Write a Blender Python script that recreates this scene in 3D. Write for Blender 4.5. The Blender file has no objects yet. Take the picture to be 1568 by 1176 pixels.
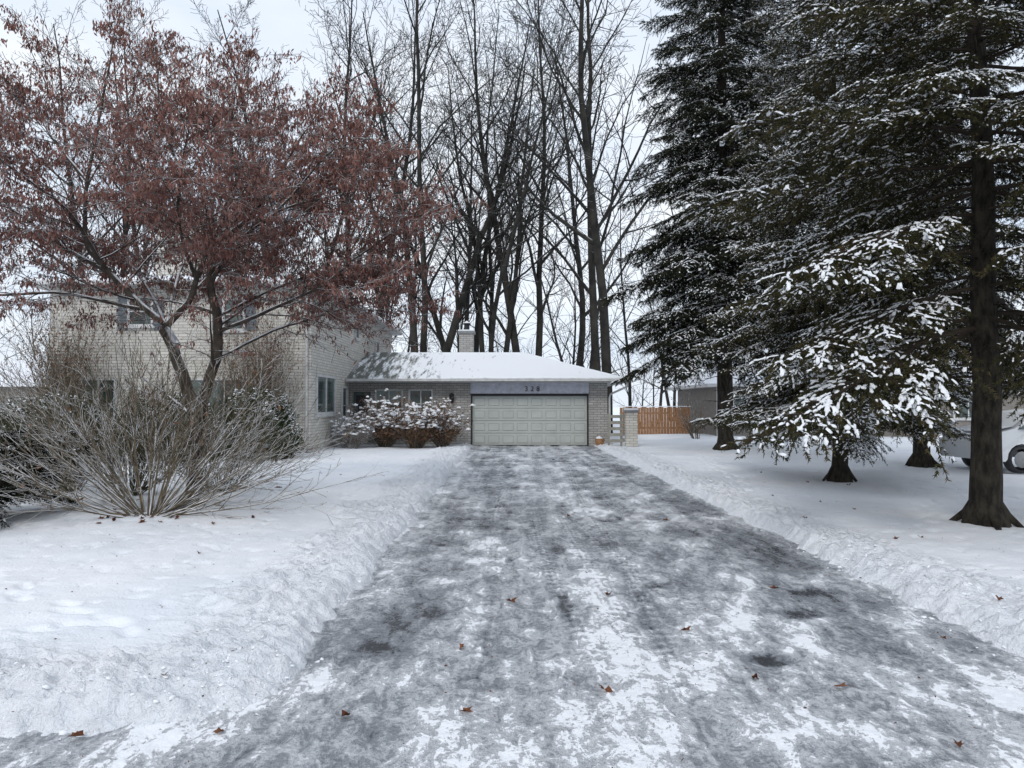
import bpy, math, numpy as np
from math import radians, sin, cos, pi
D=bpy.data
scene=bpy.context.scene
# ------------------------------------------------------------------ noise
def _h(ix,iy,s):
    n=(ix*374761393+iy*668265263+s*144269)&0xffffffff
    n=((n^(n>>13))*1274126177)&0xffffffff
    return ((n^(n>>16))&0xffff)/65535.0
def vnoise(x,y,s=0):
    x=np.asarray(x,float);y=np.asarray(y,float)
    ix=np.floor(x).astype(np.int64);iy=np.floor(y).astype(np.int64)
    fx=x-ix;fy=y-iy;fx=fx*fx*(3-2*fx);fy=fy*fy*(3-2*fy)
    ix=ix+5000;iy=iy+5000
    a=_h(ix,iy,s);b=_h(ix+1,iy,s);c=_h(ix,iy+1,s);d=_h(ix+1,iy+1,s)
    return (a*(1-fx)+b*fx)*(1-fy)+(c*(1-fx)+d*fx)*fy
def fbm(x,y,f,o=4,s=0):
    r=0;a=1;t=0
    for i in range(o):
        r=r+a*vnoise(x*f+i*17.3,y*f-i*9.1,s+i);t+=a;a*=.5;f*=2.03
    return r/t-0.5
# ------------------------------------------------------------------ mesh builder
class MB:
    def __init__(s): s.v=[];s.n=0;s.f=[]
    def verts(s,a):
        a=np.asarray(a,float).reshape(-1,3);o=s.n;s.v.append(a);s.n+=len(a);return o
    def faces(s,a,m=0,smooth=False): s.f.append((np.asarray(a,np.int64),m,smooth))
    def box(s,x0,x1,y0,y1,z0,z1,m=0):
        o=s.verts([(x0,y0,z0),(x1,y0,z0),(x1,y1,z0),(x0,y1,z0),(x0,y0,z1),(x1,y0,z1),(x1,y1,z1),(x0,y1,z1)])
        s.faces(np.array([[0,3,2,1],[4,5,6,7],[0,1,5,4],[1,2,6,5],[2,3,7,6],[3,0,4,7]])+o,m)
    def poly(s,pts,m=0):
        o=s.verts(pts);s.faces(np.arange(len(pts))[None]+o,m)
    def tube(s,p,r,k=5,m=0):
        p=np.asarray(p,float);r=np.asarray(r,float);n=len(p)
        t=np.gradient(p,axis=0);t/=np.linalg.norm(t,axis=1)[:,None]+1e-9
        ref=np.array([0,0,1.]) if abs(t[0,2])<.8 else np.array([1.,0.3,0])
        if abs(t[:,2]).max()>.95 and ref[2]==1: ref=np.array([.6,.8,0.])
        u=np.cross(t,ref);u/=np.linalg.norm(u,axis=1)[:,None]+1e-9
        w=np.cross(t,u)
        a=np.arange(k)*2*pi/k
        V=p[:,None]+r[:,None,None]*(u[:,None]*np.cos(a)[None,:,None]+w[:,None]*np.sin(a)[None,:,None])
        o=s.verts(V)
        i=np.arange(n-1)[:,None]*k;j=np.arange(k)[None];j2=(j+1)%k
        s.faces(np.stack([i+j,i+j2,i+k+j2,i+k+j],-1).reshape(-1,4)+o,m,True)
    def mesh(s,name,mats):
        me=D.meshes.new(name)
        V=np.concatenate(s.v);me.vertices.add(len(V));me.vertices.foreach_set('co',V.astype(np.float32).ravel())
        li=np.concatenate([f.ravel() for f,_,_ in s.f]);me.loops.add(len(li));me.loops.foreach_set('vertex_index',li.astype(np.int32))
        cnt=np.concatenate([np.full(len(f),f.shape[1]) for f,_,_ in s.f])
        me.polygons.add(len(cnt))
        st=np.concatenate([[0],np.cumsum(cnt)[:-1]])
        me.polygons.foreach_set('loop_start',st.astype(np.int32))
        me.polygons.foreach_set('material_index',np.concatenate([np.full(len(f),m) for f,m,_ in s.f]).astype(np.int32))
        me.polygons.foreach_set('use_smooth',np.concatenate([np.full(len(f),q) for f,_,q in s.f]))
        for m in mats: me.materials.append(m)
        me.update(calc_edges=True)
        return me
def link(name,me,parent=None,loc=(0,0,0),rot=(0,0,0),sc=1):
    o=D.objects.new(name,me);scene.collection.objects.link(o)
    o.location=loc;o.rotation_euler=rot;o.scale=(sc,sc,sc) if not hasattr(sc,'__len__') else sc
    if parent: o.parent=parent
    return o
def empty(name,loc=(0,0,0)): 
    return link(name,None,None,loc)
def setatt(me,name,arr):
    att=me.attributes.new(name,'FLOAT','POINT');att.data.foreach_set('value',np.asarray(arr,np.float32).ravel())
# ------------------------------------------------------------------ materials
class N:
    def __init__(s,name):
        s.m=D.materials.new(name);s.m.use_nodes=True;s.t=s.m.node_tree;s.b=s.t.nodes['Principled BSDF']
    def n(s,ty): return s.t.nodes.new(ty)
    def set(s,i,v):
        if isinstance(v,bpy.types.NodeSocket): s.t.links.new(v,i)
        else: i.default_value=v
    def math(s,op,a,b=0,c=None,clamp=False):
        x=s.t.nodes.new('ShaderNodeMath');x.operation=op;x.use_clamp=clamp
        s.set(x.inputs[0],a);s.set(x.inputs[1],b)
        if c is not None: s.set(x.inputs[2],c)
        return x.outputs[0]
    def att(s,nm):
        a=s.n('ShaderNodeAttribute');a.attribute_name=nm;return a.outputs['Fac']
    def pos(s,sc=(1,1,1),rot=0):
        o=s.n('ShaderNodeNewGeometry').outputs['Position']
        mp=s.n('ShaderNodeMapping');s.set(mp.inputs['Vector'],o);mp.inputs['Scale'].default_value=sc
        mp.inputs['Rotation'].default_value=(0,0,rot)
        return mp.outputs[0]
    def noise(s,v,scale,det=4,rough=.55,dist=0):
        x=s.t.nodes.new('ShaderNodeTexNoise');s.set(x.inputs['Vector'],v)
        x.inputs['Scale'].default_value=scale;x.inputs['Detail'].default_value=det;x.inputs['Roughness'].default_value=rough;x.inputs['Distortion'].default_value=dist
        return x.outputs[0]
    def ramp(s,f,stops):
        x=s.t.nodes.new('ShaderNodeValToRGB');s.set(x.inputs[0],f);e=x.color_ramp.elements
        while len(e)<len(stops): e.new(.5)
        for i,(p,c) in enumerate(stops):
            e[i].position=p;e[i].color=(c,c,c,1) if not hasattr(c,'__len__') else (*c,1)
        return x.outputs[0]
    def mix(s,f,a,b):
        x=s.t.nodes.new('ShaderNodeMix');x.data_type='RGBA'
        s.set(x.inputs[0],f)
        for i,v in ((6,a),(7,b)):
            if hasattr(v,'__len__') and not isinstance(v,bpy.types.NodeSocket): v=(*v,1) if len(v)==3 else v
            s.set(x.inputs[i],v)
        return x.outputs[2]
    def bump(s,h,st=.5,d=.02):
        x=s.t.nodes.new('ShaderNodeBump');s.set(x.inputs['Strength'],st);x.inputs['Distance'].default_value=d
        s.set(x.inputs['Height'],h);s.set(s.b.inputs['Normal'],x.outputs[0])
    def out(s,col=None,rough=.8,spec=.3):
        if col is not None: s.set(s.b.inputs['Base Color'],(*col,1) if (hasattr(col,'__len__') and not isinstance(col,bpy.types.NodeSocket)) else col)
        s.set(s.b.inputs['Roughness'],rough);s.set(s.b.inputs['Specular IOR Level'],spec)
        return s.m
SN=(.82,.845,.885)
def snow_top(name,c1,c2,nscale=6,lo=.25,hi=.6,amt=.45,vs=(1,1,1),bd=0):
    a=N(name);p=a.pos(vs);nz=a.noise(p,nscale,2 if not bd else 5,.6)
    base=a.mix(a.ramp(nz,[(.35,0),(.65,1)]),c1,c2)
    g=a.n('ShaderNodeNewGeometry');sx=a.n('ShaderNodeSeparateXYZ');a.set(sx.inputs[0],g.outputs['Normal'])
    k=a.ramp(sx.outputs[2],[(lo,0),(hi,1)])
    k2=a.ramp(a.noise(a.pos(),3.2,2,.6),[(amt-.05,0),(amt+.05,1)])
    f=a.math('MULTIPLY',k,k2)
    if bd: a.bump(a.noise(p,nscale*5,3,.65),.9,bd)
    return a.out(a.mix(f,base,SN),.85,.2)
def plain(name,c,rough=.7,var=.15,sc=5,spec=.3):
    a=N(name);c2=tuple(x*(1-var*2) for x in c)
    return a.out(a.mix(a.ramp(a.noise(a.pos(),sc,3,.6),[(.3,0),(.7,1)]),c,c2),rough,spec)
def leafmat(name,cols,sc=14):
    a=N(name);f=a.noise(a.pos(),sc,1,.6)
    n=len(cols);st=[(.32+.36*i/(n-1),cols[i]) for i in range(n)]
    return a.out(a.ramp(f,st),.8,.1)
bark_far=snow_top('bark_far',(.020,.019,.018),(.048,.046,.040),1.5,.6,.9,.52)
bark_dark=snow_top('bark_maple',(.028,.022,.019),(.085,.07,.058),9,.25,.55,.44,(1,1,.5),.015)
bark_spruce=snow_top('bark_spruce',(.012,.011,.009),(.06,.052,.04),13,.5,.8,.7,(1,1,.35),.04)
twig_sp=plain('spruce_twig_bark',(.05,.038,.028),.9,.2)
twig_tan=snow_top('twig_shrub',(.075,.058,.04),(.19,.155,.105),9,.25,.55,.42)
twig_green=snow_top('twig_olive',(.045,.045,.024),(.11,.10,.055),9,.4,.7,.54)
needle=leafmat('spruce_needles',[(.022,.025,.012),(.050,.048,.021),(.098,.080,.040)],5)
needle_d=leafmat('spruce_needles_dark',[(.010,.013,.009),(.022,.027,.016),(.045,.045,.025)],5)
yew=leafmat('yew_leaves',[(.012,.025,.012),(.03,.05,.022),(.05,.07,.03)],8)
mapleleaf=leafmat('dry_red_leaves',[(.12,.052,.043),(.20,.098,.082),(.31,.19,.16)],9)
brownleaf=leafmat('dry_brown_leaves',[(.08,.042,.028),(.18,.10,.062),(.29,.18,.12)],9)
groundleaf=leafmat('oak_leaf_brown',[(.05,.02,.012),(.12,.045,.025),(.2,.09,.05)],6)
a=N('snow_clump');snowm=a.out((.83,.855,.89),.8,.15)
# ground snow
a=N('snow_ground');p=a.pos();ch=a.att('churn')
col=a.mix(a.att('tint'),(.80,.835,.885),(.88,.90,.935))
n38=a.noise(p,34,4,.68)
col=a.mix(a.math('MULTIPLY',a.ramp(n38,[(.64,0),(.76,1)]),a.att('litter')),col,(.38,.34,.30))
lump=a.noise(p,12,5,.62,.4)
col=a.mix(a.math('MULTIPLY',a.math('MULTIPLY',a.ramp(lump,[(.36,1),(.48,0)]),ch),.08),col,(.62,.67,.76))
h=a.math('ADD',a.math('MULTIPLY',n38,.30),a.math('MULTIPLY',lump,.25))
h=a.math('ADD',h,a.math('MULTIPLY',ch,a.math('ADD',a.math('MULTIPLY',lump,1.7),a.math('MULTIPLY',n38,.45))))
a.bump(h,.85,.045);ground_m=a.out(col,.75,.2)
def icy(name,street=False):
    a=N(name);M=lambda u,v:a.math('MULTIPLY',u,v);A=lambda u,v:a.math('ADD',u,v)
    mid=a.noise(a.pos((.5,1.3,1) if street else (1.25,.62,1)),7.0,6,.72,.7)
    fine=a.noise(a.pos((1,.8,1)),36,4,.7)
    s=A(a.att('ice'),A(M(a.math('SUBTRACT',mid,.5),1.55),M(a.math('SUBTRACT',fine,.5),.85)))
    col=a.ramp(s,[(.02,(.045,.048,.054)),(.17,(.15,.16,.18)),(.32,(.28,.30,.33)),(.46,(.44,.465,.505)),(.55,(.64,.67,.715)),(.69,(.85,.875,.91))])
    col=a.mix(M(a.ramp(fine,[(.57,0),(.74,1)]),.22),col,(.25,.26,.27))
    rough=a.ramp(s,[(.15,.25),(.40,.5),(.6,.8)])
    h=A(a.ramp(s,[(.1,0),(.40,.25),(.8,1)]),M(fine,.30))
    a.bump(h,1.0,.04)
    return a.out(col,rough,.35)
drive_m=icy('icy_driveway');street_m=icy('icy_street',True)
def brick(name,c1,c2,mortar):
    a=N(name);P=a.n('ShaderNodeNewGeometry').outputs['Position'];sx=a.n('ShaderNodeSeparateXYZ');a.set(sx.inputs[0],P)
    cb=a.n('ShaderNodeCombineXYZ');a.set(cb.inputs[0],a.math('ADD',sx.outputs[0],sx.outputs[1]));a.set(cb.inputs[1],sx.outputs[2])
    b=a.n('ShaderNodeTexBrick');a.set(b.inputs['Vector'],cb.outputs[0])
    b.inputs['Color1'].default_value=(*c1,1);b.inputs['Color2'].default_value=(*c2,1);b.inputs['Mortar'].default_value=(*mortar,1)
    b.inputs['Scale'].default_value=1;b.inputs['Mortar Size'].default_value=.011;b.inputs['Brick Width'].default_value=.30;b.inputs['Row Height'].default_value=.10
    col=a.mix(a.math('MULTIPLY',a.ramp(a.noise(P,2.5,4,.7),[(.4,0),(.7,1)]),.45),b.outputs[0],tuple(x*.75 for x in c2))
    a.bump(b.outputs[1],-.5,.01);return a.out(col,.85,.2)
brick_w=brick('pale_brick',(.66,.64,.595),(.53,.51,.465),(.30,.29,.27))
brick_g=brick('grey_brick',(.49,.48,.465),(.36,.35,.335),(.18,.18,.17))
white_p=plain('white_paint',(.62,.63,.63),.6);door_m=plain('garage_door_paint',(.52,.555,.53),.5,.06,2)
siding_m=plain('lilac_siding',(.62,.64,.74),.6);dark_m=plain('dark_trim',(.03,.03,.035),.5)
wood_m=plain('cedar_wood',(.42,.23,.12),.8,.25,8);metal_m=plain('metal',(.25,.26,.27),.4)
beige_m=plain('beige_siding',(.24,.22,.20),.8);bluesid_m=plain('bluegrey_siding',(.16,.19,.22),.8)
curtain_m=plain('window_blind',(.30,.36,.35),.8)
a=N('window_glass');glass_m=a.out(a.mix(a.ramp(a.noise(a.pos((1,1,.6)),1.8,2),[(.4,0),(.6,1)]),(.02,.03,.03),(.09,.13,.125)),.08,.6)
a=N('snowy_roof');P=a.n('ShaderNodeNewGeometry').outputs['Position'];sx=a.n('ShaderNodeSeparateXYZ');a.set(sx.inputs[0],P)
left=a.ramp(a.math('MULTIPLY_ADD',sx.outputs[0],-.125,.0),[(.25,0),(.75,1)])
st=a.noise(a.pos((2.6,.35,1)),2.0,5,.65)
f=a.math('SUBTRACT',st,a.math('MULTIPLY',left,.27));f=a.ramp(f,[(.22,0),(.36,1)])
rows=a.n('ShaderNodeTexWave');rows.bands_direction='Y';a.set(rows.inputs['Vector'],P);rows.inputs['Scale'].default_value=1.6;rows.inputs['Distortion'].default_value=.4
sh=a.mix(rows.outputs[1],(.10,.11,.10),(.17,.18,.17))
roof_m=a.out(a.mix(f,sh,(.82,.845,.885)),.8,.2)
a=N('snow_roof_full');a.bump(a.noise(a.pos(),3,2),.3,.05);roofsnow_m=a.out((.80,.83,.88),.8,.2)

# ------------------------------------------------------------------ ground
XL=lambda y:-1.36-.008*np.clip(y-5,0,26)
XR=lambda y:3.36+.0*y
def dist_out(x,y):
    wob=fbm(x,y,1.6,5,3)*.46
    A=np.maximum(XL(y)-x,x-XR(y));B=y-3.62+.06*np.minimum(x,0)
    k=.9;h=np.clip(.5+.5*(B-A)/k,0,1)
    d=B*(1-h)+A*h-k*h*(1-h)
    return d+wob*.55
def ss(a,b,x):
    t=np.clip((x-a)/(b-a),0,1);return t*t*(3-2*t)
def churn(x,y,d):
    o=.9*(fbm(x,y,.8,2,40)+.2)
    return ss(-.06,.08,d)*(1-ss(.55+o,1.25+o,d))
def ground_h(x,y):
    x=np.asarray(x,float);y=np.asarray(y,float)
    d=dist_out(x,y)
    z=-.05+ss(-.03,.22,d)*.135
    rough=churn(x,y,d)
    z+=.035*np.exp(-((d-.42)/.28)**2)
    lump=np.abs(fbm(x,y,5.0,3,11))*.22+fbm(x,y,12,3,12)*.11+fbm(x,y,2.2,2,18)*.07
    z+=rough*lump
    z+=ss(.7,1.6,d)*(fbm(x,y,.55,3,5)*.10+fbm(x,y,3.5,3,6)*.030+np.minimum(fbm(x,y,7,2,19)+.12,0)*.10)
    z+=ss(1.5,5,d)*fbm(x,y,.12,2,8)*.25*ss(0,6,d)
    z+=.16*np.exp(-(((x+5.1)/2.0)**2+((y-11)/1.6)**2))
    far=ss(26,30,y)*ss(-30,-6,x)*(1-ss(4,8,x))
    return z*(1-.4*far)
ys=np.concatenate([np.linspace(-40,1.5,20)[:-1],1.5*np.exp(np.linspace(0,math.log(60/1.5),760)),np.linspace(64,420,24)])
core=np.linspace(-8,10,640);lft=-8-np.cumsum(np.geomspace(.03,18,70));rgt=10+np.cumsum(np.geomspace(.03,18,70))
xs=np.concatenate([lft[::-1],core,rgt])
gx,gy=np.meshgrid(xs,ys);gz=ground_h(gx,gy)
rngf=np.random.default_rng(60);foot=[]
for (xa,ya,xb,yb) in ((-2.0,4.6,-6.5,8.2),(-3.4,16,-2.2,9),(-5,5.2,-2.6,5.4),(5,9,7.5,13),(4.6,14,6,24),(-3,18,-5,26)):
    L_=math.hypot(xb-xa,yb-ya);n=int(L_/.42)
    for k in range(n):
        t=k/n;foot.append((xa+(xb-xa)*t+(.09 if k%2 else -.09)+rngf.normal(0,.04),ya+(yb-ya)*t+rngf.normal(0,.05),math.atan2(yb-ya,xb-xa)+rngf.normal(0,.2)))
for fx,fy,fa in foot:
    i0,i1=np.searchsorted(ys,[fy-.4,fy+.4]);j0,j1=np.searchsorted(xs,[fx-.4,fx+.4])
    X=gx[i0:i1,j0:j1]-fx;Y=gy[i0:i1,j0:j1]-fy;U=X*cos(fa)+Y*sin(fa);V=-X*sin(fa)+Y*cos(fa);q=(U/.14)**2+(V/.058)**2+fbm(X+fx,Y+fy,9,2,5)*1.2
    q=np.maximum(q,0);gz[i0:i1,j0:j1]+=-.035*np.exp(-q**1.5)+.004*np.exp(-((np.sqrt(q)-1.5)/.4)**2)
mb=MB();mb.verts(np.stack([gx,gy,gz],-1))
r,c=gx.shape;i=(np.arange(r-1)[:,None]*c+np.arange(c-1)[None]).ravel()
mb.faces(np.stack([i,i+1,i+c+1,i+c],1),0,True)
gme=mb.mesh('snowy_ground',[ground_m])
setatt(gme,'churn',churn(gx,gy,dist_out(gx,gy)));setatt(gme,'tint',np.clip(.5+fbm(gx,gy,1.1,4,50)*2.2,0,1))
setatt(gme,'litter',np.clip(.06+fbm(gx,gy,.8,3,51)*1.0+.5*np.exp(-(((gx-6.8)/2.8)**2+((gy-12)/6)**2)),0,.5))
link('snowy_ground',gme)
def grid_mesh(name,gx,gy,gz,mat,keep=None,ice=None):
    mb=MB();mb.verts(np.stack([gx,gy,gz],-1));r,c=gx.shape;i=(np.arange(r-1)[:,None]*c+np.arange(c-1)[None]).ravel()
    ff=np.stack([i,i+1,i+c+1,i+c],1)
    if keep is not None: ff=ff[keep(gx.ravel()[i],gy.ravel()[i])]
    mb.faces(ff,0,True);me=mb.mesh(name,[mat])
    if ice is not None: setatt(me,'ice',ice)
    return link(name,me)
ys=3.0*np.exp(np.linspace(0,math.log(30.48/3.0),900));xs=np.linspace(-2.9,4.9,620)
gx,gy=np.meshgrid(xs,ys)
g=lambda c,w,X:np.exp(-((X-c)/w)**2)
wx=gx+.6*fbm(gy*.25,gy*0,1,3,70)+.20*fbm(gx,gy,.8,3,71)
ice=.625+.45*fbm(gx,gy*.42,1.1,4,72)+.70*fbm(gx,gy*.55,2.8,4,73)
ct,st_=cos(radians(66)),sin(radians(66))
ice+=.58*fbm((gx*st_-gy*ct)*3.0,(gx*ct+gy*st_)*.45,1.3,4,74)*ss(.2,1.3,gx)
ice+=.45*fbm(gx*5.5,gy*.30,1.2,4,75)
ice-=.18*g(-.85,.42,wx)+.22*g(2.85,.42,wx)+.10*g(1.55,.20,wx)+.06*g(-.15,.14,wx)
ice+=.04*g(.6,.45,wx)
ph=gy*8+fbm(gx,gy,1.2,3,76)*10+gx*1.2
ice+=.10*np.sin(ph)*g(-.5,.6,gx)*ss(4.5,7.5,gy)*np.clip(.5+fbm(gx,gy,.5,3,77)*4,0,1)
for n_,(c0,sl,cv,ph0) in enumerate(((.42,.012,.02,0),(.78,.006,-.012,2),(1.75,.05,.01,1),(2.15,.085,-.02,3),(1.2,-.03,.015,4),(-.2,-.02,.02,5),(2.5,.03,.0,2.5),(1.0,.11,.01,.5))):
    cx=c0-sl*(gy-10)+cv*np.sin(gy*.5+ph0)*4
    m=np.exp(-((gx-cx)/.09)**4);rib=np.tanh(2.2*np.sin((gy+.6*np.abs(gx-cx))*2*pi/.15))*.6+np.cos((gx-cx)*2*pi/.06)*.4
    vis=np.clip(.5+fbm(gx,gy*.5,.6,3,80+n_)*4.5,0,1)
    ice+=m*vis*(rib*.14-.05)
rw=np.random.default_rng(15)
W_=[(1.75,4.95,.20,.11),(2.3,6.0,.24,.14),(2.75,6.7,.20,.13),(-.64,6.1,.09,.22),(.45,6.25,.05,.35),(3.3,4.1,.25,.1),(-1.0,5.2,.12,.1)]
for _ in range(26): 
    W_.append((rw.uniform(-1.2,3.3),rw.uniform(4,24),rw.uniform(.04,.12),rw.uniform(.06,.25)))
for (x,y,a_,b_) in W_:
    i0,i1=np.searchsorted(ys,[y-1,y+1]);X=gx[i0:i1];Y=gy[i0:i1]
    q=((X-x)/a_)**2+((Y-y)/b_)**2+fbm(X,Y,7,3,91)*1.8
    ice[i0:i1]-=.50*np.exp(-np.clip(q,0,9)**1.6)
edge=dist_out(gx,gy);ice+=.07*ss(-.2,-.02,edge+fbm(gx,gy,5,3,92)*.3)
gz=.004+fbm(gx*1.25,gy*.5,5,4,21)*.022+fbm(gx,gy,18,3,22)*.012+np.clip(ice-.5,-.25,.25)*.05
grid_mesh('driveway',gx,gy,gz,drive_m,lambda cx,cy:((cx>-1.9-3*np.clip(5.2-cy,0,1.1))&(cx<3.9+3*np.clip(5.2-cy,0,1.1))),ice)
ys=np.linspace(-6,4.6,160);xs=np.concatenate([np.linspace(-60,-6,30)[:-1],np.linspace(-6,8,300),np.linspace(8,60,30)[1:]])
gx,gy=np.meshgrid(xs,ys);grid_mesh('street',gx,gy,-.030+fbm(gx*.5,gy,5,3,31)*.01,street_m,None,.55+.6*fbm(gx*.5,gy,1.2,4,32)+.5*fbm(gx*.5,gy*2,2.5,4,33))

# ------------------------------------------------------------------ small stuff helpers
def dome(k=6):
    V=[];F4=[];F3=[]
    for rr,z in ((1,-.1),(.8,.6)):
        for j in range(k): V.append((rr*cos(j*2*pi/k),rr*sin(j*2*pi/k),z))
    V.append((0,0,1.0))
    for j in range(k): F4.append((j,(j+1)%k,k+(j+1)%k,k+j))
    for j in range(k): F3.append((k+j,k+(j+1)%k,2*k))
    return np.array(V),np.array(F4),np.array(F3)
def lumps(mb,P,T,A,B,C,rng,m=0,k=6):
    V,F4,F3=dome(k);n=len(P);T=T/(np.linalg.norm(T,axis=1)[:,None]+1e-9)
    S=np.cross(np.tile([0,0,1.],(n,1)),T);l=np.linalg.norm(S,axis=1)[:,None];S=np.where(l>1e-3,S/(l+1e-9),[1.,0,0])
    U=np.cross(T,S)
    jit=1+rng.normal(0,.2,(n,len(V)))
    W=P[:,None]+(V[None,:,0:1]*A[:,None,None])*T[:,None]*jit[...,None]+(V[None,:,1:2]*B[:,None,None])*S[:,None]*jit[...,None]+(V[None,:,2:3]*C[:,None,None])*U[:,None]*jit[...,None]
    o=mb.verts(W);off=(np.arange(n)*len(V))[:,None,None]
    mb.faces((F4[None]+off).reshape(-1,4)+o,m,True);mb.faces((F3[None]+off).reshape(-1,3)+o,m,True)
def blades(mb,P,Dr,L,W,rng,m=0,quad=False):
    n=len(P);Dr=Dr/(np.linalg.norm(Dr,axis=1)[:,None]+1e-9)
    S=np.cross(Dr,rng.normal(size=(n,3)));S/=np.linalg.norm(S,axis=1)[:,None]+1e-9
    L=np.broadcast_to(L,(n,))[:,None];W=np.broadcast_to(W,(n,))[:,None]
    if not quad:
        V=np.stack([P-S*W,P+S*W,P+Dr*L],1);o=mb.verts(V)
        mb.faces(np.arange(n*3).reshape(-1,3)+o,m)
    else:
        Nn=np.cross(Dr,S)
        V=np.stack([P,P+Dr*L*.45+S*W+Nn*W*.4,P+Dr*L,P+Dr*L*.45-S*W+Nn*W*.4],1);o=mb.verts(V)
        mb.faces(np.arange(n*4).reshape(-1,4)+o,m)
def nrm(v): return v/(math.sqrt(v[0]*v[0]+v[1]*v[1]+v[2]*v[2])+1e-9)
def polyline(p,d,L,n,wander,up,rng):
    pts=[p];st=L/n;z=np.array([0,0,up]);w=rng.normal(0,wander,(n,3))
    for i in range(n):
        d=nrm(d+w[i]+z);p=p+d*st;pts.append(p)
    return np.array(pts)
def grow(mb,p,d,L,r,lv,Q,rng,tips,m=0):
    n=Q['seg'][lv];pts=polyline(p,d,L,n,Q['wan'][lv],Q['up'][lv],rng)
    t=np.linspace(0,1,n+1);rad=np.maximum(r*(1-t*Q.get('tap',.8)),Q['rmin'])
    mb.tube(pts,rad,Q['sides'][lv],m)
    if lv>=Q['tiplv']: tips.append(pts)
    if lv+1<len(Q['seg']): kids(mb,pts,rad,L,lv,Q,rng,tips,m)
def kids(mb,pts,rad,L,lv,Q,rng,tips,m=0):
    n=len(pts)-1;k=Q['num'][lv];k=max(1,int(round(k*rng.uniform(.75,1.25))));az=rng.uniform(0,6.28)
    for i in range(k):
        tt=Q['st'][lv]+(0.98-Q['st'][lv])*(i+rng.uniform(0,.9))/k
        s=min(tt*n,n-1e-3);j=int(s);f=s-j;q=pts[j]*(1-f)+pts[j+1]*f;tan=nrm(pts[j+1]-pts[j])
        az+=2.4+rng.normal(0,.4);a=radians(Q['ang'][lv]+rng.normal(0,9))
        ref=np.array([0,0,1.]) if abs(tan[2])<.9 else np.array([1.,0,0])
        u=nrm(np.cross(tan,ref));w=np.cross(tan,u)
        if Q.get('flat') and lv>0 and abs(tan[2])<.9: pv=u*(1 if i%2 else -1)+w*rng.normal(0,.4)
        else: pv=u*cos(az)+w*sin(az)
        dd=nrm(tan*cos(a)+nrm(pv)*sin(a))
        if Q.get('hz') and lv==0: dd=nrm(dd*np.array([1,1,.35])+np.array([0,0,.12]))
        LL=L*Q['rat'][lv]*(1-Q['sh']*tt)*rng.uniform(.7,1.2)
        r=(rad[j]*(1-f)+rad[j+1]*f)*Q['rr']
        grow(mb,q,dd,LL,max(r,Q['rmin']),lv+1,Q,rng,tips,m)

# ------------------------------------------------------------------ bare forest trees (templates, linked)
def forest_template(seed,stems,H,r0,fine=True,lean=(5,14)):
    rng=np.random.default_rng(seed);mb=MB();tips=[]
    if fine: Q=dict(seg=[12,8,5,3],wan=[.055,.095,.13,.14],up=[.015,.035,.02,.02],sides=[7,4,3,3],num=[14,9,7],st=[.25,.18,.12],ang=[36,40,44],rat=[.42,.44,.42],sh=.55,rr=.58,rmin=.011,tiplv=9,tap=.88)
    else: Q=dict(seg=[9,6,3],wan=[.05,.09,.12],up=[.015,.035,.02],sides=[5,3,3],num=[16,11],st=[.2,.12],ang=[36,42],rat=[.40,.42],sh=.55,rr=.5,rmin=.018,tiplv=9,tap=.88)
    for s in range(stems):
        az=s*2*pi/stems+rng.uniform(-.5,.5);ln=radians(rng.uniform(*lean)) if stems>1 else radians(2)
        d=np.array([cos(az)*sin(ln),sin(az)*sin(ln),cos(ln)])
        grow(mb,np.array([cos(az)*.15*(stems>1),sin(az)*.15*(stems>1),-.1]),d,H*rng.uniform(.85,1.05),r0*rng.uniform(.8,1.1),0,Q,rng,tips)
    return mb.mesh('bare_tree_%d'%seed,[bark_far])
FT=[forest_template(1,3,26,.25),forest_template(2,1,27,.34),forest_template(3,2,28,.29),forest_template(4,4,25,.21,True,(6,17)),forest_template(5,1,25,.27)]
FC=[forest_template(21,1,24,.22,False),forest_template(22,2,22,.2,False),forest_template(23,1,25,.24,False)]
rng=np.random.default_rng(77)
placed=[(-5.4,42,0,1.08,0.3),(-1.2,44,3,1.0,1.2),(1.0,44,2,1.0,4.0),(5.3,41,2,1.12,5.2),(4.6,50,4,1.1,.4),(-2.6,47,0,.95,3.4),
 (-9.5,46,2,1.0,1.0),(-14,48,0,.98,2.2),(-20,50,3,1.0,.5),(-28,50,2,1,4.0),(-19,38,4,.8,1.5),
 (11,48,1,1.0,3.3),(18,49,0,1.0,.2),(27,52,3,1.0,1)]
for (x,y,k,s,rz) in placed:
    link('bare_tree',FT[k],None,(x,y,0),(0,0,rz),s)
back=empty('distant_trees')
for i in range(46):
    x=-64+128*(i+rng.uniform(0,1))/46;y=rng.uniform(58,84)
    link('tree_part',FC[i%3],back,(x,y,-1),(0,0,rng.uniform(0,6)),rng.uniform(.65,1.05))
for i in range(22):
    x=-34+68*(i+rng.uniform(0,1))/22;y=rng.uniform(46,56)
    link('sapling_part',FC[i%3],back,(x,y,0),(0,0,rng.uniform(0,6)),rng.uniform(.25,.42))

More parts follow.
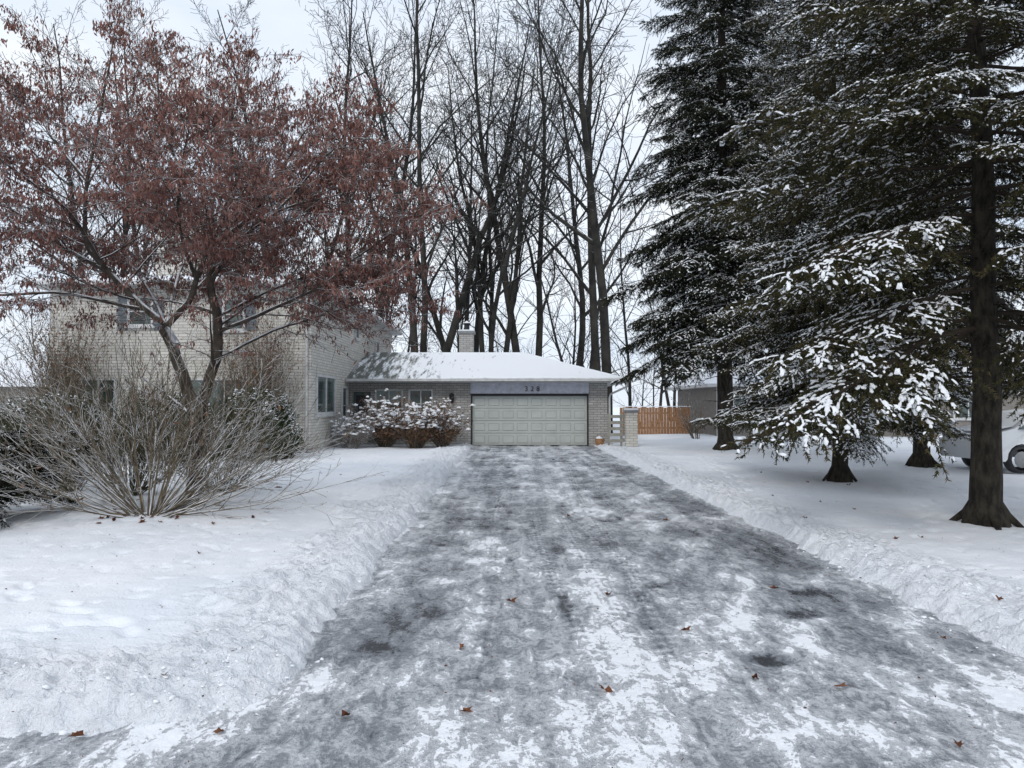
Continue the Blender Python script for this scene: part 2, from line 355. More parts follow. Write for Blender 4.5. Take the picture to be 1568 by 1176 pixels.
# ------------------------------------------------------------------ spruce
def spruce_branch(seed,L,snow,ndl,per_m,nmat,wid=1.0,ssz=1.0,bare=0,th=.44):
    rng=np.random.default_rng(seed);mb=MB();P0=[];P1=[]
    n=14;t=np.linspace(0,1,n);wy=np.cumsum(rng.normal(0,.03,n))*L*.25
    main=np.stack([t*L,wy,L*(.05*t-.33*t**2+.12*t**4)],1)
    mb.tube(main,.028*(1-t)*L/3.6+.005,5,0)
    def seg(pts,a=0):
        for j in range(a,len(pts)-1): P0.append(pts[j]);P1.append(pts[j+1])
    seg(main,6)
    K=int(L/.10)
    for i in range(K):
        tt=.16+bare+(.82-bare)*(i+rng.uniform(0,.8))/K;s=tt*(n-1);j=min(int(s),n-2);f=s-j;p=main[j]*(1-f)+main[j+1]*f
        sd=1 if i%2 else -1;an=radians(rng.normal(54,13))
        Ls=min((.16+.40*L*(1-tt)**.75*min(1,tt*2.6))*rng.uniform(.5,1.2),1.25)*wid
        s2=np.linspace(0,1,6);dx=cos(an);dy=sin(an)*sd
        q=np.stack([p[0]+dx*Ls*s2+.12*Ls*s2**2,p[1]+dy*Ls*s2,p[2]+Ls*(.02*s2-rng.uniform(.15,.70)*s2**2)],1)
        q[1:]+=np.cumsum(rng.normal(0,.012,(5,3)),0)
        mb.tube(q,.009*(1-s2)+.003,3,0);seg(q,1)
        M=max(2,int(Ls/.085))
        for k in range(M):
            u=.15+.8*k/M;ss_=u*5;jj=min(int(ss_),4);ff=ss_-jj;pp=q[jj]*(1-ff)+q[jj+1]*ff
            sd2=1 if k%2 else -1;a2=math.atan2(dy,dx)+sd2*radians(rng.normal(46,16));Lt=(.10+.30*Ls*(1-u))*rng.uniform(.6,1.35)
            s3=np.linspace(0,1,4);dr=rng.uniform(.15,1.1)
            tw=np.stack([pp[0]+cos(a2)*Lt*s3,pp[1]+sin(a2)*Lt*s3,pp[2]-dr*Lt*s3**1.5],1)
            seg(tw,0)
    P0=np.array(P0);P1=np.array(P1);Dv=P1-P0;ln=np.linalg.norm(Dv,axis=1);tot=ln.sum()
    N_=int(tot*per_m);idx=rng.choice(len(ln),N_,p=ln/tot);u=rng.uniform(0,1,(N_,1));P=P0[idx]+Dv[idx]*u
    ax=Dv[idx]/ln[idx][:,None];rp=rng.normal(size=(N_,3));rp-=ax*(rp*ax).sum(1)[:,None];rp/=np.linalg.norm(rp,axis=1)[:,None]
    blades(mb,P,ax*.75+rp,rng.uniform(.7,1.2,N_)*ndl,ndl*.15,rng,1)
    cl=fbm(P0[:,0],P0[:,1],3.2,3,seed)+.5
    flat=np.clip(1-1.2*np.abs(Dv[:,2])/ln,.08,1)
    w=ln*flat*np.clip(cl-th,0.015,1)*(.35+P0[:,0]/L);w/=w.sum();M=int(tot*snow)
    idx=rng.choice(len(ln),M,p=w);u=rng.uniform(0,1,(M,1));P=P0[idx]+Dv[idx]*u+[0,0,ndl*.40]
    A=rng.uniform(.010,.036,M)*rng.choice([1,1,1,1.7],M)*ssz;lumps(mb,P,Dv[idx]+rng.normal(0,.02,(M,3)),A,rng.uniform(.4,.75,M)*np.minimum(A,.05*ssz),rng.uniform(.3,.5,M)*np.minimum(A,.04),rng,2,5)
    return mb.mesh('spruce_branch_%d'%seed,[twig_sp,nmat,snowm])
BN=[spruce_branch(s,3.7,10.5,.045,150,needle,1.0,.95,.05,.38) for s in (111,112,113,114)]
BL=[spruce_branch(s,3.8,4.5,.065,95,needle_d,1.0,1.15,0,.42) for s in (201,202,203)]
def spruce(loc,H,z0,R0,r0,tm,seed,skipcam=None,step=.30,per=5,shape=.8,droop=0,stubs=40):
    rng=np.random.default_rng(seed);e=empty('spruce_tree',loc);mb=MB()
    n=40;z=np.linspace(-.1,H,n);rad=r0*(1-z/H*.93)*(1+rng.normal(0,.025,n));rad[0]*=1.6
    z=np.insert(z,1,[.08,.22]);rad=np.insert(rad,1,[r0*1.38,r0*1.14])
    wob=np.cumsum(rng.normal(0,.012,(len(z),2)),0)
    mb.tube(np.column_stack([wob*(z[:,None]>.4),z]),rad,14,0)
    for k in range(6):
        a=k*1.05+rng.uniform(0,.5);l=rng.uniform(1.6,2.3);mb.tube([(cos(a)*r0*.6,sin(a)*r0*.6,.34),(cos(a)*r0*1.2,sin(a)*r0*1.2,.13),(cos(a)*r0*l,sin(a)*r0*l,-.03)],[r0*.3,r0*.3,r0*.15],7,0)
    for k in range(stubs):
        a=rng.uniform(0,6.28);zz=rng.uniform(1.6,H*.6);l=rng.uniform(.15,1.5);q=polyline(np.array([0,0,zz]),nrm(np.array([cos(a),sin(a),.1])),l+.1,5,.08,-.06,rng)
        mb.tube(q,np.linspace(.018,.004,6),4,0)
        for _ in range(3):
            j=rng.integers(2,5);b=a+rng.choice([-1,1])*.8;mb.tube(polyline(q[j],np.array([cos(b),sin(b),-.1]),l*.35,3,.1,-.08,rng),[.008,.005,.003,.002],3,0)
    link('trunk',mb.mesh('spruce_trunk',[bark_spruce]),e)
    zz=z0;az=rng.uniform(0,6)
    while zz<H-.3:
        t=(zz-z0)/(H-z0);R=R0*(1-t)**shape
        for k in range(per):
            az+=2*pi/per+rng.normal(0,.28)
            if skipcam and zz<skipcam[0]:
                dd=(az-skipcam[1]+pi)%(2*pi)-pi
                if abs(dd)<skipcam[2]: continue
            Lb=max(R,.5)*rng.uniform(.66,1.12);s=Lb/3.7
            pitch=radians(float(np.clip(rng.normal(3+droop*(1-t)-14*t,5),-30,17)))
            me=tm[rng.integers(len(tm))]
            sc=(s,max(s,.5)*rng.uniform(.85,1.15),max(s,.55)*rng.uniform(.85,1.1)) 
            link('branch',me,e,(0,0,zz+rng.uniform(-.12,.12)),(rng.normal(0,.12),pitch,az),sc)
        az+=.9
        zz+=step*rng.uniform(.7,1.3)*(1+ .3*t)
    return e
CAM=math.atan2(-10,-6.5)
spruce((6.45,10.0,.08),14,2.6,4.0,.20,BN,11,(4.6,CAM,.5),.36,5,.5,5,90)
spruce((7.15,16.0,.08),14,1.5,3.3,.17,BN,17,None,.32,6,.5,3)
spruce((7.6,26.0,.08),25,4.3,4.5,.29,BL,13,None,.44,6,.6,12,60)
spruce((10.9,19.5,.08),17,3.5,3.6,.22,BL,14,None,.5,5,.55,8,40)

# ------------------------------------------------------------------ red-leaved maple
def maple(loc,S=.0106):
    rng=np.random.default_rng(5);e=empty('maple_tree',loc);mb=MB();tips=[]
    def l(pts,r0,r1,k=True,num=9,ang=50):
        p=np.array([(a*S,c*S,b*S) for a,b,c in pts])
        n=len(p);tt=np.linspace(0,n-1,max(8,(n-1)*4+1));q=np.stack([np.interp(tt,np.arange(n),p[:,i]) for i in range(3)],1)
        q[1:-1]=(q[:-2]+q[1:-1]*2+q[2:])/4;q[1:]+=np.cumsum(rng.normal(0,.010,(len(q)-1,3)),0)
        rad=np.linspace(r0,r1,len(q));mb.tube(q,rad,8)
        if k:
            Q=dict(seg=[0,7,5,3],wan=[0,.10,.13,.16],up=[0,.012,.0,-.02],sides=[8,5,4,4],num=[num,8,6],st=[.2,.12,.10],ang=[ang,46,42],rat=[1,.5,.5],sh=.3,rr=.42,rmin=.0032,tiplv=2,tap=.85,flat=1,hz=1)
            kids(mb,q,rad,1.75,0,Q,rng,tips)
            grow(mb,q[-1],nrm(q[-1]-q[-3]),.8,r1,1,Q,rng,tips)
    l([(0,-12,0),(2,20,0),(4,80,0),(8,135,0),(-3,192,-5),(-18,238,-10),(-35,268,-12)],.125,.075,False)
    l([(0,-12,6),(8,100,8),(12,150,10),(32,222,14),(32,285,14),(18,342,10),(22,390,6)],.11,.05,True,5)
    l([(-35,268,-12),(-68,292,-20),(-118,347,-30),(-148,382,-35),(-148,480,-30),(-140,600,-10),(-133,700,0)],.06,.012,True,17)
    l([(-35,268,-12),(-8,302,-8),(8,342,-20),(25,382,-30),(0,452,-40),(-40,550,-40),(-50,620,-40)],.055,.012,True,14)
    l([(-118,347,-30),(-183,387,-50),(-245,440,-60),(-320,455,-50)],.034,.01,True,14)
    l([(-68,292,-20),(-170,310,-70),(-300,300,-90),(-360,310,-90)],.03,.01,True,10)
    l([(22,390,6),(80,440,20),(125,510,20),(170,570,10)],.04,.01,True,13)
    l([(32,262,14),(115,292,0),(195,325,-20),(265,380,-30),(318,412,-30)],.036,.01,True,15)
    l([(20,335,10),(65,382,-30),(145,430,-60),(250,450,-70)],.04,.01,True,16)
    l([(32,222,14),(100,270,70),(170,300,110),(240,330,130)],.03,.01,True,11)
    l([(-20,240,-8),(-90,300,70),(-160,380,120),(-230,430,140)],.035,.01,True,14)
    l([(22,390,6),(10,470,80),(30,540,120),(60,590,120)],.035,.01,True,12)
    l([(8,342,-20),(20,400,-110),(60,440,-190),(80,470,-220)],.03,.01,True,13)
    l([(-118,347,-30),(-130,420,-110),(-180,470,-170),(-200,500,-200)],.03,.01,True,13)
    l([(-148,480,-30),(-220,560,-10),(-260,620,10)],.026,.01,True,11)
    l([(22,390,6),(70,480,-20),(60,560,-40),(70,610,-50)],.03,.01,True,11)
    l([(145,430,-60),(200,500,-40),(230,540,-30)],.022,.008,True,10)
    l([(32,285,14),(90,335,60),(160,365,90),(225,375,100)],.028,.009,True,14)
    l([(-35,268,-12),(-55,350,60),(-60,410,110),(-90,440,140)],.028,.009,True,13)
    l([(18,342,10),(10,380,80),(40,400,140)],.022,.009,True,10)
    link('trunk_and_branches',mb.mesh('maple_wood',[bark_dark]),e)
    P=[]
    for t in tips:
        q=t[-1];g_=fbm(q[0]+20,q[2]*1.6+q[1],1.3,3,7)
        pr=(.72+1.3*g_)*(1 if q[2]>2.9 else .3)
        if rng.random()<pr:
            k=rng.integers(4,13)
            j=rng.integers(1,len(t),k)
            P.append(t[j]+rng.normal(0,.03,(k,3)))
    P=np.concatenate(P);n=len(P);mb=MB()
    dr=rng.normal(0,.40,(n,3));dr[:,2]=-1
    blades(mb,P,dr,rng.uniform(.05,.11,n),rng.uniform(.008,.017,n),rng,0,True)
    link('dry_leaves',mb.mesh('maple_leaves',[mapleleaf]),e)
maple((-5.1,11.7,.12))

# ------------------------------------------------------------------ shrubs
def bare_shrub(name,loc,n,H,spread,mat,seed,r=.013,num=(7,4),leafm=None,nleaf=0,snow=0,ang=(26,30),squash=1,upt=.02,lump=1.0):
    rng=np.random.default_rng(seed);mb=MB();tips=[]
    Q=dict(seg=[8,5,3],wan=[.05,.09,.1],up=[upt,.04,.04],sides=[5,4,3],num=num,st=[.22,.2],ang=ang,rat=[.45,.5],sh=.4,rr=.6,rmin=.0028,tiplv=1,tap=.8)
    for i in range(n):
        az=rng.uniform(0,2*pi);ln=radians(spread)*math.sqrt(rng.uniform(.02,1))
        d=np.array([cos(az)*sin(ln),sin(az)*sin(ln)*squash,cos(ln)]);b=np.array([cos(az)*.12,sin(az)*.12,-.05])*rng.uniform(.3,1.5)
        b[2]=-.05
        grow(mb,b,nrm(d),H*rng.uniform(.6,1.1)*(1-.12*sin(ln)),r*rng.uniform(.6,1.2),0,Q,rng,tips,0)
    mats=[mat]
    T=np.concatenate(tips)
    if nleaf:
        idx=rng.integers(0,len(T),nleaf);dr=rng.normal(0,.6,(nleaf,3));dr[:,2]-=.6
        blades(mb,T[idx]+rng.normal(0,.02,(nleaf,3)),dr,rng.uniform(.05,.1,nleaf),rng.uniform(.012,.028,nleaf),rng,1,True)
    mats.append(leafm or brownleaf);mats.append(snowm)
    if snow:
        top=T[T[:,2]>np.percentile(T[:,2],35)];P=top[rng.integers(0,len(top),snow)]
        A=rng.uniform(.03,.10,snow)*lump;lumps(mb,P,rng.normal(0,1,(snow,3))*[1,1,.1],A,A*rng.uniform(.6,1,snow),A*.6,rng,2)
    return link(name,mb.mesh(name,mats),None,loc)
bare_shrub('bare_shrub',(-5.0,10.1,.2),62,2.9,84,twig_tan,31,.016,(9,5),None,60,0,(24,30),1,.045)
bare_shrub('bare_shrub',(-6.9,13.3,.12),80,2.4,62,twig_green,32,.011,(9,4),None,0,0)
bare_shrub('bare_shrub',(-8.3,13.8,.12),50,2.3,60,twig_green,33,.011,(8,4),None,0,0)
bare_shrub('bare_shrub',(-5.4,13.6,.12),50,2.2,62,twig_green,35,.010,(8,4),None,0,0)
bare_shrub('hydrangea_bush',(-4.9,28.3,0),80,1.95,48,twig_tan,36,.012,(6,3),brownleaf,4600,420,lump=1.2)
bare_shrub('hydrangea_bush',(-3.7,28.1,0),90,1.95,50,twig_tan,37,.012,(6,3),brownleaf,5600,480,lump=1.2)
bare_shrub('hydrangea_bush',(-2.7,28.5,0),60,1.75,48,twig_tan,38,.012,(6,3),brownleaf,3200,260,lump=1.2)
bare_shrub('frosted_shrub',(-6.0,27.3,0),60,1.5,48,snow_top('twig_frosted',(.16,.14,.12),(.3,.27,.24),9,.1,.4,.35),39,.014,(8,4),None,300,200)
bare_shrub('bare_shrub',(8.6,34,0),16,2.2,30,twig_tan,40,.02,(6,3),brownleaf,100,0)
bare_shrub('brown_shrub',(-8.2,23.6,0),50,4.4,18,twig_tan,41,.013,(8,4),brownleaf,3500,0,squash=.3)
bare_shrub('brown_shrub',(-14.6,23.6,0),45,4.4,22,twig_tan,42,.013,(8,4),brownleaf,3500,0,squash=.3)
def evergreen(name,loc,rx,ry,rz,n,seed,leaf=.05,snow=500):
    rng=np.random.default_rng(seed);mb=MB()
    v=rng.normal(size=(n,3));v/=np.linalg.norm(v,axis=1)[:,None];az=np.arctan2(v[:,1],v[:,0])
    rr=(.74+.6*(fbm(az*2+9,v[:,2]*3,1.5,3,seed)+.25))*rng.uniform(.55,1.02,n)**.45
    P=v*rr[:,None]*[rx,ry,rz];P[:,2]=np.abs(P[:,2]+.35*rz)
    blades(mb,P,v+rng.normal(0,.7,(n,3)),rng.uniform(.6,1.4,n)*leaf,leaf*.22,rng,0,True)
    top=np.where((v[:,2]>.15)&(rr>.8)&(fbm(P[:,0],P[:,1],2.5,3,seed+3)>-.06))[0];idx=rng.choice(top,snow);A=rng.uniform(.015,.06,snow)
    lumps(mb,P[idx]+[0,0,.02],rng.normal(0,1,(snow,3))*[1,1,.15],A,A*.7,A*.5,rng,1)
    for k in range(8):
        a=rng.uniform(0,6.28);mb.tube([(0,0,0),(cos(a)*rx*.3,sin(a)*ry*.3,rz*.5),(cos(a)*rx*.6,sin(a)*ry*.6,rz)],[.04,.03,.01],5,2)
    link(name,mb.mesh(name,[yew,snowm,bark_dark]),None,loc)
evergreen('yew_shrub',(-7.7,22.0,0),1.4,1.2,1.7,26000,51,.07,700)
evergreen('yew_shrub',(-9.9,21.6,0),1.5,1.2,1.6,22000,52,.07,600)
evergreen('yew_shrub',(-12.3,19.5,0),2.0,1.3,1.5,24000,53,.07,700)
evergreen('yew_shrub',(-15.5,20.5,0),2.2,1.4,1.6,24000,54,.07,700)
evergreen('yew_shrub',(-10.3,14.6,0),1.5,1.2,1.35,22000,55,.06,600)
e=empty('juniper_shrub',(-7.7,10.3,.05));rng=np.random.default_rng(8)
for k in range(40):
    z=rng.uniform(.12,1.15);s=.42*(1.25-z*.5)*rng.uniform(.7,1.1)
    link('branch',BL[k%3],e,(0,0,z),(rng.normal(0,.2),radians(rng.uniform(-38,6)),rng.uniform(0,6.28)),s)
for q,(x,y,s) in enumerate([(-19,24,1.0),(-20.5,26,1.3)]):
    e=empty('arborvitae',(x,y,0));rng=np.random.default_rng(90+q)
    for k in range(50):
        z=rng.uniform(.2,3.2)*s;l=.38*(1-z/(4.2*s))+.1
        link('branch',BL[k%3],e,(0,0,z),(rng.normal(0,.2),radians(rng.uniform(-50,-5)),rng.uniform(0,6.28)),l)

# ------------------------------------------------------------------ brick house
H=empty('brick_house')
def part(name,mb,mats): return link(name,mb.mesh(name,mats),H)
hx0,hx1,hy0,hy1,hz=-15.6,-6.78,24.6,41.0,5.65
mb=MB();mb.box(hx0,hx1,hy0,hy1,-.2,hz);mb.box(hx0-.01,hx1+.012,hy0-.012,hy0+.3,-.2,.25,1);part('two_storey_walls',mb,[brick_w,brick_g])
mb=MB()
mb.box(-6.77,-1.72,30.5,37.5,-.2,2.62);mb.box(3.19,3.98,30.5,37.5,-.2,2.62);mb.box(-1.72,3.19,30.72,37.5,-.2,2.62)
part('garage_wing_walls',mb,[brick_g])
def hiproof(name,x0,x1,y0,y1,z0,z1,mode,mtop,th=.16,left_flat=False):
    mb=MB();
    if mode=='x':
        ym=(y0+y1)/2;run=(y1-y0)/2;rl=x0 if left_flat else x0+run;rr=x1-run
        A,B,C,E=(x0,y0,z0+th),(x1,y0,z0+th),(x1,y1,z0+th),(x0,y1,z0+th);R0,R1=(rl,ym,z1),(rr,ym,z1)
        mb.poly([A,B,R1,R0],0);mb.poly([B,C,R1],0);mb.poly([C,E,R0,R1],0)
        mb.poly([E,A,R0],0)
    else:
        xm=(x0+x1)/2;run=(x1-x0)/2
        A,B,C,E=(x0,y0,z0+th),(x1,y0,z0+th),(x1,y1,z0+th),(x0,y1,z0+th);R0,R1=(xm,y0+run,z1),(xm,y1-run,z1)
        mb.poly([A,B,R0],0);mb.poly([B,C,R1,R0],0);mb.poly([C,E,R1],0);mb.poly([E,A,R0,R1],0)
    a,b,c,d=(x0,y0),(x1,y0),(x1,y1),(x0,y1)
    for (p,q) in ((a,b),(b,c),(c,d),(d,a)):
        mb.poly([(p[0],p[1],z0),(q[0],q[1],z0),(q[0],q[1],z0+th),(p[0],p[1],z0+th)],1)
    mb.poly([(x0,y1,z0),(x1,y1,z0),(x1,y0,z0),(x0,y0,z0)],1)
    return part(name,mb,[mtop,white_p])
hiproof('two_storey_roof',hx0-.5,hx1+.5,hy0-.5,hy1+.5,5.65,6.95,'y',roofsnow_m)
hiproof('garage_roof',-6.77,4.8,29.75,38.25,2.62,4.15,'x',roof_m,.15,True)
rng=np.random.default_rng(3);mb=MB()
def eave(p,q,r=.05):
    n=int(max(4,np.linalg.norm(np.subtract(q,p))/.15));t=np.linspace(0,1,n)[:,None];P=np.array(p)*(1-t)+np.array(q)*t
    P[:,2]+=rng.normal(0,.008,n);mb.tube(P,r*(.8+.5*rng.uniform(0,1,n)),7)
eave((-2.5,29.75,2.79),(4.78,29.75,2.79),.045);eave((4.78,29.75,2.79),(4.78,38.2,2.79));eave((-16.1,24.12,5.83),(-6.3,24.12,5.83),.06);eave((-6.3,24.12,5.83),(-6.3,41.4,5.83),.05)
part('eave_snow',mb,[snowm])
mb=MB()
mb.box(-6.7,4.84,29.64,29.745,2.66,2.76,0);mb.box(-6.275,-6.19,24.1,41.4,5.68,5.78,0);mb.box(-16.1,-6.29,24.0,24.095,5.68,5.78,0)
mb.tube([(4.72,29.85,2.66),(4.72,29.95,2.45),(4.1,30.4,2.15),(4.06,30.44,2.0),(4.06,30.44,.15),(4.15,30.3,.08)],[.045]*6,8,0)
mb.tube([(-6.9,24.5,5.6),(-6.9,24.54,.3)],[.045]*2,8,0)
part('gutters',mb,[white_p])
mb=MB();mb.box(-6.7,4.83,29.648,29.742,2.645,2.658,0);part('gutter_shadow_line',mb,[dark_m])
mb=MB();x0,x1=-1.66,3.13
mb.box(x0,x1,30.64,30.70,0,2.08,0)
hh=2.08/4
for r_ in range(4):
    zb=r_*hh;mb.box(x0,x1,30.61,30.64,zb+.015,zb+hh-.015,0)
    w=(x1-x0)/8
    for c_ in range(8):
        xa,xb,za,zc=x0+c_*w+.07,x0+(c_+1)*w-.07,zb+.10,zb+hh-.10
        mb.box(xa,xb,30.607,30.611,za,zc,1)
        mb.box(xa+.022,xb-.022,30.588,30.607,za+.022,zc-.022,0)
part('garage_door',mb,[door_m,plain('door_groove',(.40,.43,.41))])
mb=MB();mb.box(x0-.06,x0,30.48,30.72,0,2.14);mb.box(x1,x1+.06,30.48,30.72,0,2.14);mb.box(x0,x1,30.48,30.72,2.08,2.14);mb.box(x0,x1,30.5,30.68,-.02,.03)
part('garage_door_frame',mb,[dark_m])
mb=MB();mb.box(-1.74,3.2,30.44,30.52,2.14,2.62,0)
for k in range(17): xx=-1.7+k*.302;mb.box(xx,xx+.035,30.42,30.44,2.16,2.60,0)
mb.box(-1.76,3.22,30.41,30.44,2.14,2.17,1)
part('siding_panel',mb,[siding_m,dark_m])
for k,ch_ in enumerate('328'):
    cu=D.curves.new('digit','FONT');cu.body=ch_;cu.size=.29;cu.extrude=.012;cu.align_x='CENTER';cu.materials.append(dark_m)
    o=D.objects.new('house_number_digit',cu);scene.collection.objects.link(o);o.location=(.60+k*.24,30.395,2.27);o.rotation_euler=(pi/2,0,0);o.parent=H
def win(mb,ax,a0,a1,z0,z1,c,mull=1,hb=0,fr=.07,blind=False):
    def B(p0,p1,za,zb,d0,d1,m):
        if ax=='y': mb.box(p0,p1,c-d1,c-d0,za,zb,m)
        else: mb.box(c+d0,c+d1,p0,p1,za,zb,m)
    B(a0,a1,z0,z1,.002,.018,1)
    if blind: B(a0+fr,a1-fr,z0+(z1-z0)*.55,z1-fr,.018,.024,2)
    B(a0-fr*.2,a0+fr,z0,z1,.003,.07,0);B(a1-fr,a1+fr*.2,z0,z1,.003,.07,0)
    B(a0+fr,a1-fr,z1-fr,z1,.003,.07,0);B(a0+fr,a1-fr,z0,z0+fr,.003,.07,0);B(a0-.08,a1+.08,z0-.07,z0,.003,.11,0)
    for k in range(1,mull+1):
        m_=a0+(a1-a0)*k/(mull+1);B(m_-.025,m_+.025,z0+fr,z1-fr,.018,.06,0)
    for k in range(1,hb+1):
        m_=z0+(z1-z0)*k/(hb+1);B(a0+fr,a1-fr,m_-.02,m_+.02,.018,.055,0)
mb=MB()
win(mb,'y',-12.95,-12.1,4.35,5.35,hy0,0,1);win(mb,'y',-9.75,-9.0,4.2,5.3,hy0,0,1);win(mb,'y',-14.5,-13.3,1.2,2.6,hy0,1,0);win(mb,'y',-11,-9,1.1,2.6,hy0,2,0)
win(mb,'x',25.2,27.9,1.35,2.78,hx1,1,0,.09,False);win(mb,'x',29.0,29.9,.9,2.45,hx1,0,1,.08);win(mb,'x',31.3,32.1,4.55,5.05,hx1,0,0);win(mb,'x',36,37,3.6,4.9,hx1,0,1)
win(mb,'y',-5.7,-4.55,1.15,2.35,30.5,1,0,.06,True);win(mb,'y',-4.3,-3.3,1.15,2.35,30.5,1,1,.06)
part('windows',mb,[white_p,glass_m,curtain_m])
mb=MB()
for a0,a1 in ((-13.3,-12.99),(-12.06,-11.75),(-10.1,-9.79),(-8.96,-8.65)):
    for k in range(12): mb.box(a0,a1,hy0-.04,hy0-.003,4.22+k*.095,4.22+k*.095+.075,0)
part('shutters',mb,[bluesid_m])
mb=MB();mb.box(-6.6,-5.9,30.44,30.497,.15,2.25,0);mb.box(-6.5,-6.0,30.42,30.44,.3,1.1,1);mb.box(-6.5,-6.0,30.42,30.44,1.25,2.1,1);part('front_door',mb,[plain('door_paint',(.10,.13,.12)),dark_m])
mb=MB();mb.tube([(-2.5,30.36,1.78),(-2.5,30.36,1.86),(-2.5,30.36,2.08),(-2.5,30.36,2.12),(-2.5,30.36,2.2)],[.04,.085,.10,.12,.02],8);mb.box(-2.54,-2.46,30.36,30.5,2.0,2.05);part('wall_lamp',mb,[dark_m])
mb=MB();mb.box(-2.55,-1.87,35.2,35.9,3.4,5.15,0);mb.box(-2.62,-1.80,35.13,35.97,5.15,5.27,1);mb.box(-2.6,-1.82,35.15,35.95,5.27,5.33,2)
mb.tube([(-2.2,35.55,5.33),(-2.2,35.55,5.62)],[.13,.13],10,3);mb.tube([(-2.2,35.55,5.62),(-2.2,35.55,5.66),(-2.2,35.55,5.74)],[.2,.2,.03],10,3);mb.tube([(-2.2,35.55,5.68),(-2.2,35.55,5.80)],[.16,.02],8,2)
part('garage_chimney',mb,[brick_g,metal_m,snowm,dark_m])
mb=MB();mb.box(-14.2,-12.3,29,30.2,6.0,9.2,0);mb.box(-14.3,-12.2,28.9,30.3,9.2,9.38,1);mb.box(-14.25,-12.25,28.95,30.25,9.38,9.5,2)
part('house_chimney',mb,[brick_w,metal_m,snowm])
# ------------------------------------------------------------------ gate pier, pot, fences
mb=MB();mb.box(4.42,4.86,28.3,28.74,-.05,1.42,0);mb.box(4.37,4.91,28.25,28.79,1.42,1.5,1);mb.box(4.39,4.89,28.27,28.77,1.5,1.57,2)
for k in range(5): mb.box(3.85+.0,4.42,29.0,29.04,.22+k*.24,.34+k*.24,3)
for x in (3.8,4.3): mb.box(x,x+.08,29.04,29.12,0,1.35,3)
for k in range(5): mb.box(4.5,4.54,28.74,30.3,.22+k*.24,.34+k*.24,3)
link('gate_pier',mb.mesh('gate_pier',[brick_w,metal_m,snowm,plain('weathered_rail',(.36,.35,.31))]))
mb=MB();mb.tube([(3.6,30.1,0),(3.6,30.1,.05),(3.6,30.1,.25),(3.6,30.1,.32)],[.11,.15,.2,.18],12)
P=np.array([[3.6,30.1,.3]]);lumps(mb,P,np.array([[1.,0,0]]),np.array([.17]),np.array([.17]),np.array([.12]),rng,1)
link('planter_pot',mb.mesh('planter_pot',[wood_m,snowm]))
mb=MB()
for k in range(24):
    x=5.9+k*.16;mb.box(x,x+.145,40,40.03,.1,1.55+.02*(k%3),0)
for z in (.4,1.2): mb.box(5.9,9.8,40.03,40.08,z,z+.09,0)
mb.box(5.85,9.8,39.98,40.08,1.60,1.64,1)
link('wooden_fence',mb.mesh('wooden_fence',[wood_m,snowm]))
def car(loc,rz):
    e=empty('parked_car',loc);e.rotation_euler=(0,0,rz);mb=MB()
    prof=[(-2.25,.32),(-2.3,.62),(-2.22,.95),(-1.75,1.02),(-1.5,1.08),(-.95,1.42),(-.3,1.50),(.45,1.46),(1.05,1.12),(1.3,1.02),(2.0,.88),(2.25,.70),(2.28,.36)]
    def arch(cx): return [(cx+.37*cos(a),.34+.37*sin(a)) for a in np.linspace(0,pi,9)]
    low=[(1.75,.28)]+arch(1.38)+arch(-1.38)+[(-1.8,.28)]
    loop=prof+low
    yw=lambda z:.86 if z<.95 else .86-(z-.95)*.42
    A_=[(x,-yw(z),z) for x,z in loop];B_=[(x,yw(z),z) for x,z in loop];n=len(loop)
    o=mb.verts(A_+B_);mb.faces(np.array([[i,(i+1)%n,n+(i+1)%n,n+i] for i in range(n)])+o,0,False)
    mb.faces(np.arange(n)[None,::-1]+o,0);mb.faces(np.arange(n,2*n)[None]+o,0)
    for s in (-1,1):
        for w in ([(-1.42,1.06),(-.92,1.36),(-.12,1.43),(-.12,1.04)],[(-.04,1.04),(-.04,1.43),(.42,1.39),(.95,1.06)]):
            mb.poly([(x,s*(yw(z)+.006),z) for x,z in w],1)
        for cx in (-1.38,1.38):
            mb.tube([(cx,s*.62,.33),(cx,s*.64,.33),(cx,s*.84,.33),(cx,s*.86,.33)],[.2,.33,.33,.26],20,2);mb.tube([(cx,s*.855,.33),(cx,s*.875,.33),(cx,s*.88,.33)],[.2,.18,.01],12,3)
        mb.box(2.16,2.27,s*.72-.12,s*.72+.12,.62,.74,3)
    link('body',mb.mesh('car_body',[plain('white_car_paint',(.62,.64,.66),.3,.03,2,.5),glass_m,dark_m,metal_m]),e)
    mb=MB()
    top=[(-2.2,.97),(-1.5,1.1),(-.95,1.44),(-.3,1.52),(.45,1.48),(1.05,1.14),(2.0,.90)]
    for (xa,za),(xb,zb) in zip(top[:-1],top[1:]):
        ya,yb=yw(za)-.06,yw(zb)-.06
        mb.poly([(xa,-ya,za+.03),(xb,-yb,zb+.03),(xb,yb,zb+.03),(xa,ya,za+.03)],0)
    link('snow_cover',mb.mesh('car_snow',[snowm]),e)
car((13.6,18.6,.05),radians(4))
NH=empty('neighbour_house');mb=MB();mb.box(10.2,30,36.5,45,-.2,2.6,0);mb.box(10.2,10.4,36.3,36.5,-.2,2.6,1)
link('walls',mb.mesh('walls',[beige_m,white_p]),NH)
mb=MB();x0,x1,y0,y1,z0,z1=9.6,30.6,35.9,45.6,2.6,4.9;ym=(y0+y1)/2
